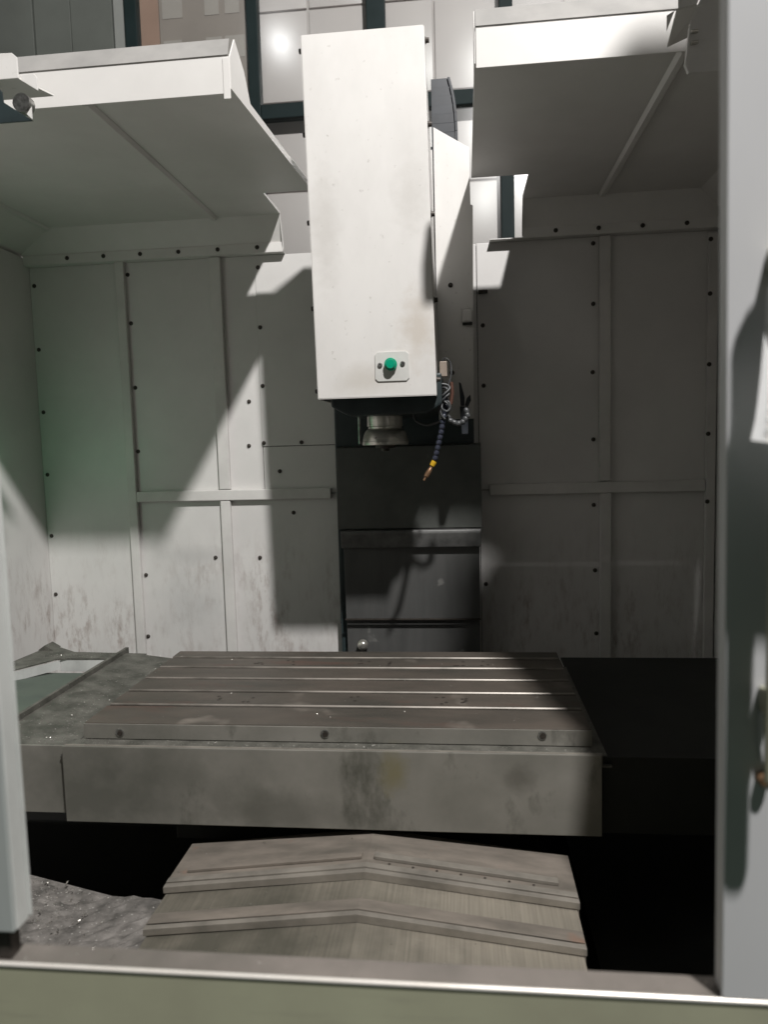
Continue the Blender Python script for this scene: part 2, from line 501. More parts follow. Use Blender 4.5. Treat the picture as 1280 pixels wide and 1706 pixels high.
# side walls
box('side_wall', (XL - 0.02, 0.617, 0.25), (XL - 0.0005, W + 0.02, 2.169), 'wall', enc, 0.002)
box('side_wall', (XR + 0.0005, 0.93, 0.25), (XR + 0.02, W + 0.02, 2.169), 'wall', enc, 0.002)
# added unseen sheet behind the right door, outlined to shadow the interior
prism('unseen_front_sheet', [(0.325, 0.90), (0.338, 1.60), (0.363, 1.83), (0.376, 2.14), (0.386, 2.47), (0.405, 2.80), (0.416, 2.86), (0.420, 2.93), (0.430, 2.948), (0.452, 2.955), (0.470, 2.985), (0.490, 3.02), (0.505, 3.028), (0.84, 3.028), (0.84, 0.90)],
      'y', 0.90, 0.92, 'wall', enc, 0.002)
box('unseen_front_sheet', (-1.51, 0.60, 0.90), (-0.55, 0.615, 1.80), 'wall', enc, 0.002)
# base under the walls
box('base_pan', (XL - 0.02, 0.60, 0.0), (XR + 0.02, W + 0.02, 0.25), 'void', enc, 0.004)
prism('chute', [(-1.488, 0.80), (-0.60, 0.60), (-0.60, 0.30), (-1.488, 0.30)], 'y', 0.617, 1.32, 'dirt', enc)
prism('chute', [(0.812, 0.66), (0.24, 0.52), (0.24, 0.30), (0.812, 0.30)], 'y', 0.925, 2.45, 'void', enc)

# sill under the doors
sl = thing('door_sill', (-0.1697, 0.5685, 0.0), 'olive stainless door sill with bright polished top edge', 'sill')
box('front_skirt', (-1.7500, 0.5600, 0.0), (1.1500, 0.5693, 1.0579), 'sill', sl)
box('top_track', (-1.7500, 0.5621, 1.0584), (1.1500, 0.5872, 1.0618), 'silltop', sl, 0.001)
bm = bmesh.new()
bm_tube(bm, [(-1.7500, 0.5610, 1.0613), (1.1500, 0.5610, 1.0613)], 0.0022, 10)
smooth(bm)
obj('polished_edge', bm, 'edge', sl)
# faint hand-written scrawl on the skirt
bm = bmesh.new()
for k, st in enumerate([[(0, .012), (.001, 0)], [(.0, .0), (.004, .012)],
                        [(.012, .011), (.008, .010), (.008, .005), (.012, .006), (.012, .011), (.011, -.002)],
                        [(.020, .011), (.016, .006), (.016, .000), (.020, .000), (.020, .005), (.016, .005)],
                        [(.023, .0), (.024, .001)],
                        [(.027, .008), (.027, .0), (.031, .0), (.031, .008)], [(.034, .009), (.034, .0)]]):
    bm_tube(bm, [(0.1578 + p[0] * 0.70, 0.5596, 1.0325 + p[1] * 0.64) for p in st], 0.0005, 5)
obj('scrawl', bm, 'scrawl', sl)

# sliding doors
ld = thing('sliding_door', (-0.6788, 0.5702, 1.0622), 'white sliding door leaf pushed open beside the tray, only its edge in view', 'door', 'sliding doors of the machine')
prism('door_skin', [(-1.3000, 1.0910), (-0.3895, 1.0910), (-0.3890, 1.4652), (-0.3873, 1.8292), (-1.3000, 1.8292)], 'y', 0.5600, 0.5634, 'doorl', ld, 0.001)
box('edge_return', (-0.3907, 0.5638, 1.0910), (-0.3882, 0.5804, 1.8292), 'white', ld, 0.001)
box('back_flange', (-0.4039, 0.5808, 1.0927), (-0.3856, 0.5827, 1.8292), 'white', ld, 0.001)
box('roller_shoe', (-0.5091, 0.5655, 1.0622), (-0.3971, 0.5802, 1.0919), 'bolt', ld, 0.002)
rd = thing('sliding_door', (0.5091, 0.5702, 1.0622), 'pale grey sliding door leaf with long pull handle beside the dark side', 'door', 'sliding doors of the machine')
prism('door_skin', [(0.1936, 1.0635), (0.1909, 1.4652), (0.1867, 1.8182), (1.0000, 1.8182), (1.0000, 1.0635)], 'y', 0.5600, 0.5634, 'door', rd, 0.0012)
prism('edge_return', [(0.1950, 1.0639), (0.1923, 1.4652), (0.1880, 1.8165), (0.1909, 1.8165), (0.1952, 1.4652), (0.1979, 1.0639)], 'y', 0.5638, 0.5804, 'door', rd)
hd = prism('pull_handle', [(0.2104, 1.2531), (0.2104, 1.6425), (0.2189, 1.6612), (0.2248, 1.6646), (0.2800, 1.6646), (0.2800, 1.5509), (0.2261, 1.5382), (0.2261, 1.2531), (0.2219, 1.2480), (0.2147, 1.2480)], 'y', 0.5295, 0.5354, 'olive', rd, 0.002)
for z in (1.305, 1.619):
    box('standoff', (0.2150, 0.5362, z - 0.009), (0.2220, 0.5596, z + 0.009), 'olive', hd, 0.002)
bk = prism('stop_block', [(0.2159, 1.2934), (0.2159, 1.2705), (0.2176, 1.2565), (0.2223, 1.2514), (0.2342, 1.2514), (0.2342, 1.2985), (0.2185, 1.2985)], 'y', 0.5541, 0.5596, 'door', rd, 0.001)
bm = bmesh.new()
bm_lathe(bm, [(0.005, 0.0), (0.005, -0.005), (0.0033, -0.0075), (0.001, -0.0075)], 14, 'y', (0.2198, 0.5596, 1.2429))
smooth(bm)
obj('screw', bm, 'brass', rd)

# paper clipped at the handle
PY = 0.512
PTS = lambda t, s: (0.1893 + 0.023 * t ** 0.8 + 0.11 * s, PY + 0.034 * t + 0.003 * math.sin(3 * s + t), 1.4955 + 0.105 * t - 0.019 * s)
bm = bmesh.new()
G = [[bm.verts.new(PTS(i / 8, s_)) for s_ in (0, 0.1, 0.25, 0.5, 0.75, 1)] for i in range(9)]
for i in range(8):
    for j in range(5):
        bm.faces.new((G[i][j], G[i][j + 1], G[i + 1][j + 1], G[i + 1][j]))
bmesh.ops.solidify(bm, geom=list(bm.faces), thickness=0.0004)
smooth(bm)
pp = obj('paper_sheet', bm, 'paper')
tag(pp, 'bright white printed paper sheet hanging at the door handle', 'paper')
bm = bmesh.new()
for i in range(14):
    t = 0.06 + i * 0.065
    P = [PTS(t, s_) for s_ in (0.06, 0.25, 0.5, 0.7 + 0.2 * random.random())]
    P = [(p[0], p[1] - 0.0012, p[2]) for p in P]
    bm_sheet(bm, [[P[k], P[k + 1], (P[k + 1][0], P[k + 1][1], P[k + 1][2] + 0.0018), (P[k][0], P[k][1], P[k][2] + 0.0018)] for k in range(3)], 0.0002)
obj('printed_lines', bm, 'ink', pp)

# ------------------------------------------------------------------ canopies
def canopy(label, sgn):
    left = sgn < 0
    YF = 1.588 if left else 1.566
    Z = 2.25
    t = 0.003
    NY = 2.229 if left else 2.215
    xe = -0.4724 if left else 0.041      # free edge by the head
    xe2 = -0.432 if left else 0.043      # the same edge at the notch
    xn = -0.578 if left else 0.205       # notch edge
    xf = -1.37 if left else 0.74         # fold by the side wall
    xw = XL if left else XR
    xo = XL - 0.02 if left else XR + 0.02
    c = thing('canopy', ((xe + xw) / 2, 2.0, 2.14), label, 'canopy', 'canopies roofing the machine')

    def q(*p):
        p = list(p)
        return p if left else p[::-1]
    YK = 2.43
    bm = bmesh.new()
    # order chosen so that thickness goes up
    def up(pts):
        v = [Vector(p) for p in pts]
        n = (v[1] - v[0]).cross(v[2] - v[0])
        return pts if n.z > 0 else pts[::-1]
    quads = [up([(xf, YF, Z), (xe, YF, Z), (xe2, NY, Z), (xf, NY, Z)]),
             up([(xf, NY + 0.0001, Z), (xn, NY + 0.0001, Z), (xn, YK, Z), (xf, YK, Z)]),
             up([(xf, YK, Z), (xn, YK, Z), (xn, W - 0.03, 2.172), (xf, W - 0.03, 2.172)]),
             up([(xf, YF, Z), (xf, YK, Z), (xo, W - 0.03, 2.172), (xo, YF, 2.172)]),
             up([(xf, YK, Z), (xf, W - 0.03, 2.172), (xo, W - 0.03, 2.172)])]
    bm_sheet(bm, quads, t)
    obj('roof_sheet', bm, 'clean', c)
    # hanging rear strip bolted to the wall
    box('rear_strip', (min(xn, xw), W - 0.034, 2.143), (max(xn, xw), W - 0.030, 2.1715), 'clean', c, 0.0008)
    box('rear_foot', (min(xn, xw) - (0 if left else 0.105), W - 0.034, 2.1405), (max(xn, xw) + (0.0 if left else 0), W + 0.0195, 2.1428), 'clean', c)
    # front lip: upright face and the face leaning back above it
    a, b = (xw, xe) if left else (xe, xw)
    hz = 2.314 if left else 2.316
    box('front_lip', (a, YF - 0.0035, Z - 0.0105), (b, YF - 0.0005, hz), 'clean', c, 0.0008)
    bm = bmesh.new()
    bm_sheet(bm, [[(a, YF - 0.0035, hz), (b, YF - 0.0035, hz), (b - (0.006 if left else 0), YF + 0.032, hz + 0.050), (a, YF + 0.032, hz + 0.050)]], t)
    obj('lip_slope', bm, 'dusty', c)
    # upturned flange along the free edge
    x0, x1 = (xe, xe + 0.003) if left else (xe - 0.003, xe)
    bm = bmesh.new()
    bm_prism(bm, [(YF + 0.0, Z), (YF + 0.0, hz), (YF + 0.032, hz + 0.050), (YF + 0.085, hz + 0.01), (YF + 0.12, Z + 0.020), (NY, Z + 0.014), (NY, Z)], 'x', x0, x1)
    for v in bm.verts:
        v.co.x += (xe2 - xe) * max(0, v.co.y - YF) / (NY - YF)
    obj('side_flange', bm, 'clean', c)
    x0, x1 = (xn, xn + 0.003) if left else (xn - 0.003, xn)
    prism('notch_flange', [(NY + 0.001, Z), (NY + 0.001, Z + 0.006), (YK, Z + 0.010), (W - 0.033, 2.185), (W - 0.031, 2.145), (W - 0.035, 2.145), (W - 0.041, 2.172), (YK, Z)], 'x', x0, x1, 'clean', c)
    if left:
        box('corner_tab', (xe - 0.012, YF - 0.0055, Z - 0.022), (xe + 0.003, YF - 0.0037, hz - 0.004), 'clean', c, 0.0008)
    # pressed ribs
    for xr in ((-0.795, -1.375) if left else (0.446,)):
        prism('rib', [(xr - 0.013, Z - 0.001), (xr - 0.006, Z - 0.010), (xr + 0.006, Z - 0.010), (xr + 0.013, Z - 0.001)], 'y', YF + 0.004, YK - 0.002, 'clean', c)
    for x in ((-1.33, -1.20, -1.07, -0.936, -0.80, -0.665) if left else (0.308, 0.441, 0.576, 0.71)):
        small('bolt', 'wall_bolt', bolt_build, 'bolt', c, (x, W - 0.034, 2.158), (0, random.uniform(0, 3), 0))
    return c


canopy('off-white folded sheet canopy with two pressed ribs over the tray and stained panels', -1)
canopy('off-white folded sheet canopy with a single rib over the dark side', 1)

# brackets at the canopies' front
br = thing('door_bracket', (-0.88, 1.46, 2.15), 'pale folded bracket with roller below the two-rib canopy', 'bracket', 'door brackets under the canopies')
prism('upper_plate', [(-1.05, 2.236), (-0.858, 2.236), (-0.858, 2.275), (-0.868, 2.284), (-1.05, 2.290)], 'y', 1.448, 1.452, 'head', br, 0.001)
bm = bmesh.new()
bm_sheet(bm, [[(-1.05, 1.4525, 2.236), (-0.858, 1.4525, 2.236), (-0.830, 1.53, 2.236), (-1.05, 1.53, 2.236)]], 0.003)
obj('shelf', bm, 'head', br)
prism('lower_plate', [(-0.858, 2.2355), (-0.823, 2.213), (-0.823, 2.238), (-0.829, 2.245), (-0.858, 2.245)], 'y', 1.455, 1.458, 'head', br, 0.0008)
bm = bmesh.new()
bm_lathe(bm, [(0.018, 0), (0.018, 0.02), (0.014, 0.022), (0.002, 0.022)], 20, 'y', (-0.858, 1.452, 2.192))
smooth(bm)
obj('roller', bm, 'screw', br)
prism('angle_arm', [(-1.05, 2.24), (-0.905, 2.225), (-0.893, 2.212), (-0.893, 2.192), (-0.832, 2.153), (-1.05, 2.153)], 'y', 1.446, 1.45, 'casting', br, 0.001)
prism('arm_tip', [(-0.8425, 2.165), (-0.832, 2.178), (-0.832, 2.155)], 'y', 1.4435, 1.4455, 'head', br)
br2 = thing('door_bracket', (0.42, 1.46, 2.16), 'pale folded bracket with bright pins below the single-rib canopy', 'bracket', 'door brackets under the canopies')
prism('upper_plate', [(0.398, 2.259), (0.430, 2.263), (0.442, 2.295), (0.455, 2.33), (0.398, 2.33)], 'y', 1.448, 1.451, 'head', br2, 0.0008)
bm = bmesh.new()
bm_sheet(bm, [[(0.396, 1.4515, 2.258), (0.440, 1.4515, 2.262), (0.470, 1.535, 2.262), (0.402, 1.535, 2.236)]], 0.003)
obj('shelf', bm, 'clean', br2)
prism('wing', [(0.3785, 2.223), (0.392, 2.256), (0.397, 2.258), (0.3785, 2.249)], 'y', 1.4485, 1.4505, 'head', br2)
prism('arm', [(0.412, 2.165), (0.420, 2.235), (0.432, 2.262), (0.450, 2.30), (0.60, 2.30), (0.60, 2.150), (0.418, 2.150)], 'y', 1.4525, 1.462, 'rail', br2, 0.0015)
for z in (2.218, 2.1995):
    bm = bmesh.new()
    bm_tube(bm, [(0.421, 1.449, z), (0.433, 1.449, z + 0.001)], 0.0032, 10)
    smooth(bm)
    obj('pin', bm, 'chrome', br2)

# ------------------------------------------------------------------ column and its covers
col = thing('machine_column', (-0.17, 2.4, 0.25), 'dark iron column behind the spindle above the oiled covers', 'column')
box('column_casting', (-0.422, 2.446, 0.251), (0.040, 2.495, 1.70), 'casting', col, 0.006)
box('column_casting', (-0.34, 2.36, 1.7005), (-0.01, 2.48, 2.40), 'casting', col, 0.006)
cc = thing('column_cover', (-0.17, 2.40, 0.251), 'dark oiled telescopic cover plates standing below the spindle', 'way cover')
prism('cover_plate', [(2.415, 1.222), (2.390, 1.222), (2.404, 1.488), (2.445, 1.494), (2.445, 1.486), (2.415, 1.482)], 'x', -0.412, 0.060, 'darkplate', cc, 0.0015)
prism('cover_plate', [(2.41, 1.220), (2.368, 1.218), (2.365, 1.208), (2.372, 1.161), (2.41, 1.161)], 'x', -0.400, 0.056, 'lipdark', cc, 0.003)
prism('cover_plate', [(2.418, 1.160), (2.394, 1.160), (2.399, 0.920), (2.418, 0.920)], 'x', -0.395, 0.051, 'darkplate2', cc, 0.002)
prism('cover_plate', [(2.440, 0.918), (2.416, 0.918), (2.421, 0.60), (2.440, 0.60)], 'x', -0.396, 0.049, 'darkplate2', cc, 0.002)
box('wiper_lip', (-0.397, 2.390, 0.9165), (0.052, 2.3975, 0.9215), 'bolt', cc, 0.001)
bm = bmesh.new()
bm_lathe(bm, [(0.006, 0), (0.006, -0.012), (0.017, -0.014), (0.0185, -0.022), (0.016, -0.032), (0.009, -0.038), (0.001, -0.039)], 28, 'y', (-0.341, 2.4175, 0.832))
smooth(bm, 50)
obj('chrome_knob', bm, 'chrome', cc)

# ------------------------------------------------------------------ spindle head
hdz = thing('spindle_head', (-0.215, 2.1, 1.49), 'tall white spindle head with green push button above the table', 'spindle head')
X0, X1, Y0, Y1, Z0, Z1 = -0.3685, -0.0620, 1.90, 2.195, 1.6175, 2.5115
sh = lambda z: -0.0125 * (z - Z0) / (Z1 - Z0)
bm = bmesh.new()
bm_box(bm, (X0, Y0, Z0), (X1, Y1, Z1))
bm.faces.ensure_lookup_table()
bottom = [f for f in bm.faces if f.normal.z < -0.5 or f.calc_center_median().z < Z0 + 1e-4]
bmesh.ops.delete(bm, geom=bottom, context='FACES_ONLY')
for v in bm.verts:
    v.co.x += sh(v.co.z)
    if v.co.z > Z1 - 0.01 and v.co.y > Y1 - 0.01:
        v.co.z -= 0.16
bmesh.ops.solidify(bm, geom=list(bm.faces), thickness=0.003)
bmesh.ops.recalc_face_normals(bm, faces=bm.faces)
es = [e for e in bm.edges if e.calc_face_angle(0) > 0.5]
bmesh.ops.bevel(bm, geom=es, offset=0.0022, segments=3, affect='EDGES')
obj('front_cover', bm, 'head', hdz)
for z in (2.508 - 0.02, 2.289, 2.072, 1.86, 1.66):
    small('cover_bolt', 'side_bolt', bolt_side, 'bolt', hdz, (X1 + sh(z) + 0.0005, 1.93, z))
for z in (2.487, 2.285, 2.068, 1.852, 1.640):
    small('cover_bolt', 'side_bolt', bolt_side, 'bolt', hdz, (X0 + sh(z) - 0.0005, 1.93, z), (0, 0, math.pi))
# button plate
bpz = prism('button_plate', [(-0.217, 1.664), (-0.210, 1.657), (-0.137, 1.657), (-0.130, 1.664), (-0.130, 1.724), (-0.137, 1.731), (-0.210, 1.731), (-0.217, 1.724)], 'y', 1.8965, 1.8997, 'plate', hdz, 0.001)
bm = bmesh.new()
bm_lathe(bm, [(0.016, 0), (0.016, -0.012), (0.0145, -0.013), (0.0145, -0.0132)], 32, 'y', (-0.176, 1.8963, 1.6985))
smooth(bm)
obj('button_collar', bm, 'green', bpz)
bm = bmesh.new()
bm_lathe(bm, [(0.0120, -0.0134), (0.0120, -0.019), (0.011, -0.0205), (0.001, -0.021)], 32, 'y', (-0.176, 1.8963, 1.6985))
smooth(bm)
obj('green_button', bm, 'green', bpz)
for x, z in ((-0.204, 1.698), (-0.146, 1.700)):
    bm = bmesh.new()
    bm_lathe(bm, [(0.0062, 0), (0.0062, -0.0025), (0.005, -0.0038), (0.0026, -0.0039), (0.0024, -0.002), (0.0001, -0.002)], 18, 'y', (x, 1.8963, z))
    smooth(bm)
    obj('screw', bm, 'screw', bpz)
# rear body with cut corner
prism('rear_cover', [(-0.066, 1.565), (-0.066, 2.391), (0.0345, 2.329), (0.0350, 2.172), (0.0425, 2.170), (0.0385, 1.84), (0.0365, 1.565)], 'y', 2.200, 2.203, 'head', hdz, 0.0008)
box('rear_cover', (-0.36, 2.2, 1.70), (-0.07, 2.33, 2.33), 'head', hdz, 0.002)
box('cable_port', (0.005, 2.192, 1.842), (0.0365, 2.1995, 1.880), 'clean', hdz, 0.006)
box('port_shadow_pocket', (0.008, 2.1935, 1.834), (0.036, 2.1995, 1.8415), 'void', hdz)
for z in (1.95, 1.70):
    small('cover_bolt', 'wall_bolt', bolt_build, 'bolt', hdz, (-0.025, 2.2, z))
# casting and spindle
prism('head_casting', [(-0.345, 1.60), (-0.30, 1.575), (-0.09, 1.575), (-0.05, 1.60), (-0.05, 1.68), (-0.345, 1.68)], 'y', 1.96, 2.33, 'casting', hdz, 0.006)
bm = bmesh.new()
SX, SY = -0.2145, 2.08
bm_lathe(bm, [(0.050, 1.600), (0.050, 1.548), (0.0475, 1.546), (0.0475, 1.541), (0.050, 1.540), (0.0555, 1.534), (0.060, 1.524), (0.0635, 1.512), (0.0655, 1.503), (0.0655, 1.496), (0.060, 1.4945), (0.030, 1.4945)], 48, 'z', (SX, SY, 0))
smooth(bm, 30)
obj('spindle_nose', bm, 'chrome', hdz)
bm = bmesh.new()
bm_lathe(bm, [(0.0662, 1.5078 - 0.002), (0.0662, 1.5052)], 48, 'z', (SX, SY, 0))
obj('nose_groove', bm, 'bolt', hdz)
bm = bmesh.new()
bm_lathe(bm, [(0.028, 1.4943), (0.028, 1.487), (0.012, 1.486), (0.011, 1.478), (0.001, 1.477)], 24, 'z', (SX, SY, 0))
smooth(bm)
obj('drawbar_end', bm, 'bolt', hdz)
for a in (-1.9, -0.9, 0.6):
    bm = bmesh.new()
    bm_lathe(bm, [(0.003, 0), (0.003, -0.002), (0.001, -0.002)], 10, 'y', (SX + 0.058 * math.cos(a), SY + 0.060 * math.sin(a) - 0.001, 1.514))
    obj('nose_screw', bm, 'bolt', hdz)
bm = bmesh.new()
bm_tube(bm, [(-0.286, 2.07, 1.60), (-0.286, 2.07, 1.50)], 0.0035, 8)
smooth(bm)
obj('air_pipe', bm, 'screw', hdz)

# cable chain standing behind the head
ch = thing('cable_chain', (-0.04, 2.35, 2.40), 'dark plastic cable chain curving up behind the white head', 'cable chain')
LN = lambda z: 0.016 * (max(0, z - 2.44) / 0.15) ** 2
for k in range(11):
    z = 2.30 + k * 0.027
    l0, l1 = LN(z), LN(z + 0.0268)
    prism('link', [(-0.075, z), (-0.005 - l0 * 1.2, z), (-0.005 - l1 * 1.2, z + 0.0268), (-0.075, z + 0.0268)], 'y', 2.352 + l0, 2.42 + l0, 'chain', ch, 0.0006)
    prism('side_bar', [(-0.0045 - l0 * 1.2, z), (0.0035 - l0 * 1.2, z), (0.0035 - l1 * 1.2, z + 0.0266), (-0.0045 - l1 * 1.2, z + 0.0266)], 'y', 2.345 + l0, 2.425 + l0, 'chain', ch, 0.0008)

# ------------------------------------------------------------------ coolant hoses and cables
hs = thing('coolant_hose', (-0.05, 2.02, 1.40), 'blue-grey beaded coolant hose with yellow and brass nozzle by the spindle', 'hose')
def bead(bm):
    bm_lathe(bm, [(0.0035, -0.0085), (0.0068, -0.0058), (0.0078, -0.001), (0.0075, 0.003), (0.0050, 0.0066), (0.0035, 0.0080)], 14, 'z')


def bead_line(pts, parent, n, m, key):
    P = [Vector(p) for p in pts]
    L = [0]
    for a, b in zip(P, P[1:]):
        L.append(L[-1] + (b - a).length)
    for i in range(n):
        s = L[-1] * (i + 0.5) / n
        k = max(j for j in range(len(L) - 1) if L[j] <= s)
        t = (s - L[k]) / (L[k + 1] - L[k])
        p = P[k].lerp(P[k + 1], t)
        d = (P[k + 1] - P[k]).normalized()
        o = small('segment', key, bead, m, parent, p)
        o.rotation_euler = d.to_track_quat('Z', 'Y').to_euler()


bead_line([(-0.044, 2.02, 1.630), (-0.040, 2.02, 1.603), (-0.046, 2.015, 1.574), (-0.051, 2.01, 1.55), (-0.056, 2.01, 1.523), (-0.063, 2.01, 1.494), (-0.070, 2.01, 1.466), (-0.0755, 2.01, 1.449)], hs, 13, 'hose', 'hose_bead')
D = Vector((-0.5, -0.05, -0.86)).normalized()
q = D.to_track_quat('Z', 'Y').to_euler()
small('yellow_tip', 'hose_tip', lambda bm: bm_lathe(bm, [(0.0075, 0), (0.008, 0.005), (0.0072, 0.014), (0.004, 0.016)], 14, 'z'), 'yellow', hs, (-0.0750, 2.01, 1.448), q)
small('nozzle', 'hose_nozzle', lambda bm: bm_lathe(bm, [(0.0045, 0), (0.005, 0.006), (0.0062, 0.008), (0.0072, 0.022), (0.0068, 0.030), (0.0035, 0.033), (0.0032, 0.043), (0.001, 0.043)], 14, 'z'), 'brass', hs, (-0.0830, 2.009, 1.4335), q)
hs2 = thing('coolant_hose', (0.0, 2.03, 1.54), 'grey beaded coolant hose looping back up beside the spindle', 'hose')
bead_line([(-0.046, 2.03, 1.580), (-0.031, 2.03, 1.557), (-0.012, 2.03, 1.547), (0.006, 2.03, 1.553), (0.016, 2.03, 1.569), (0.012, 2.03, 1.588)], hs2, 9, 'hosegrey', 'hose_bead_grey')

sb = thing('sensor_block', (-0.046, 2.0, 1.672), 'small tan sensor block with looping grey wires beside the white head', 'sensor')
box('block', (-0.056, 2.002, 1.673), (-0.036, 2.022, 1.713), 'tan', sb, 0.002)
def catmull(P, n=8):
    P = [Vector(p) for p in P]
    out = []
    for i in range(len(P) - 1):
        p0, p1, p2, p3 = P[max(i - 1, 0)], P[i], P[i + 1], P[min(i + 2, len(P) - 1)]
        for k in range(n):
            t = k / n
            out.append(0.5 * ((2 * p1) + (p2 - p0) * t + (2 * p0 - 5 * p1 + 4 * p2 - p3) * t * t + (3 * p1 - p0 - 3 * p2 + p3) * t ** 3))
    out.append(P[-1])
    return out


def wire(name, pts, r, m, parent):
    bm = bmesh.new()
    bm_tube(bm, catmull(pts), r, 8)
    smooth(bm, 60)
    return obj(name, bm, m, parent)


wire('wire', [(-0.049, 2.01, 1.712), (-0.042, 2.01, 1.722), (-0.028, 2.01, 1.711), (-0.025, 2.01, 1.682), (-0.032, 2.01, 1.654), (-0.04, 2.01, 1.630)], 0.0022, 'hosegrey', sb)
wire('wire', [(-0.054, 2.0, 1.654), (-0.036, 2.0, 1.650), (-0.030, 1.995, 1.640), (-0.045, 1.99, 1.625), (-0.052, 2.0, 1.615), (-0.036, 2.0, 1.600), (-0.031, 2.0, 1.588), (-0.040, 1.99, 1.580), (-0.052, 2.0, 1.590), (-0.048, 2.005, 1.605), (-0.034, 2.0, 1.606), (-0.030, 2.0, 1.590), (-0.040, 2.0, 1.568)], 0.0030, 'hosegrey', sb)
wire('wire', [(-0.056, 2.01, 1.645), (-0.04, 2.0, 1.642), (-0.032, 2.0, 1.628), (-0.042, 1.995, 1.618), (-0.058, 2.0, 1.600), (-0.054, 2.0, 1.575), (-0.044, 2.0, 1.560)], 0.0030, 'hosegrey', sb)
wire('wire', [(-0.131, 2.05, 1.575), (-0.125, 2.05, 1.560), (-0.098, 2.05, 1.547), (-0.068, 2.04, 1.552), (-0.045, 2.02, 1.562)], 0.0035, 'hosegrey', sb)
wire('orange_tube', [(-0.026, 2.03, 1.66), (-0.024, 2.03, 1.63), (-0.029, 2.03, 1.60)], 0.005, 'orange', sb)
cl = thing('hose_clip', (0.005, 2.15, 1.60), 'black forked hose clip beside the looping grey hose', 'clip')
prism('arm', [(-0.006, 1.668), (0.000, 1.665), (0.010, 1.625), (0.009, 1.60), (-0.002, 1.60)], 'y', 2.14, 2.15, 'chain', cl, 0.002)
prism('arm', [(0.0095, 1.60), (0.016, 1.622), (0.026, 1.632), (0.028, 1.615), (0.020, 1.598)], 'y', 2.14, 2.15, 'chain', cl, 0.002)
prism('stem', [(-0.004, 1.5995), (0.020, 1.5975), (0.018, 1.52), (0.0, 1.52)], 'y', 2.141, 2.30, 'chain', cl, 0.002)

# ------------------------------------------------------------------ work table
tb = thing('work_table', (-0.265, 1.63, 0.70), 'long rust-brown T-slotted iron work table with stainless apron', 'table')
TZ = 0.956
yc = [1.476, 1.566, 1.655, 1.742, 1.826]
prof = [(1.374, 0.905), (1.374, TZ)]
for y in yc:
    prof += [(y - 0.0055, TZ), (y - 0.0055, TZ - 0.020), (y - 0.016, TZ - 0.020), (y - 0.016, TZ - 0.034), (y + 0.016, TZ - 0.034), (y + 0.016, TZ - 0.020), (y + 0.0065, TZ - 0.020), (y + 0.0065, TZ - 0.0025), (y + 0.0090, TZ)]
prof += [(1.886, TZ), (1.886, 0.905)]
top = prism('table_top', prof, 'x', -0.768, 0.232, 'table', tb, 0.0012)
for y in yc:
    prism('slot_edge', [(y + 0.0062, TZ - 0.004), (y + 0.0062, TZ - 0.0018), (y + 0.0080, TZ + 0.0004), (y + 0.0098, TZ + 0.0004), (y + 0.0098, TZ + 0.0001), (y + 0.0075, TZ - 0.003)], 'x', -0.767, 0.231, 'slotedge', top)
box('edge_strip', (-0.769, 1.3705, 0.924), (0.233, 1.3735, 0.9545), 'apron', tb, 0.0008)
for x, z in ((-0.693, 0.937), (-0.275, 0.941), (0.141, 0.944)):
    bm = bmesh.new()
    bm_lathe(bm, [(0.0085, 0), (0.0085, -0.0012), (0.0072, -0.0016), (0.0060, -0.0012), (0.0058, -0.0004), (0.0001, -0.0004)], 20, 'y', (x, 1.3702, z))
    h = obj('screw_rim', bm, 'screw', tb)
    bm = bmesh.new()
    bm_lathe(bm, [(0.0054, 0), (0.0054, -0.0018), (0.0001, -0.0018)], 16, 'y', (x + 0.001, 1.3698, z - 0.001))
    obj('screw_hole', bm, 'bolt', h)
# drilled marks on the table
def hole(bm):
    bm_lathe(bm, [(0.0042, 0.0), (0.0036, 0.0004), (0.0001, 0.0004)], 8, 'z')


for cxh, cyh in ((-0.52, 1.785), (-0.44, 1.785), (-0.255, 1.782), (-0.185, 1.785), (-0.02, 1.785), (0.045, 1.785), (-0.535, 1.52), (-0.475, 1.52), (-0.235, 1.52), (-0.055, 1.52), (0.005, 1.52)):
    for k in range(random.choice((3, 4, 5))):
        small('drill_mark', 'drill_mark', hole, 'bolt', tb, (cxh + random.uniform(-0.014, 0.014), cyh + random.uniform(-0.022, 0.022), TZ + 0.0001))
# tray round the table with its apron
box('tray_ledge', (-0.80, 1.332, 0.9005), (0.262, 1.93, 0.9045), 'ledge', tb, 0.001)
box('front_rim', (-0.79, 1.3312, 0.9048), (0.245, 1.3370, 0.9265), 'lip', tb, 0.001)
box('rim_shelf', (-0.79, 1.3372, 0.9200), (0.245, 1.3702, 0.9232), 'ledge', tb, 0.0008)
box('apron', (-0.792, 1.326, 0.772), (0.243, 1.3308, 0.926), 'apron', tb, 0.0012)
box('side_apron', (-1.15, 1.340, 0.782), (-0.7935, 1.344, 0.921), 'apron', tb, 0.001)
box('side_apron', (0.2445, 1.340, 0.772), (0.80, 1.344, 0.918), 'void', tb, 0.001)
box('side_deck', (0.263, 1.3445, 0.889), (0.80, 2.05, 0.894), 'void', tb, 0.001)  # near-black colour paints in the shade right of the table
prism('side_flange', [(-0.965, 0.924), (-0.945, 0.924), (-0.80, 0.906), (-0.80, 0.902), (-0.965, 0.918)], 'y', 1.3445, 1.975, 'ledge', tb, 0.0008)
box('flange_rib', (-0.975, 1.3445, 0.905), (-0.9655, 1.995, 0.936), 'ledge', tb, 0.001)
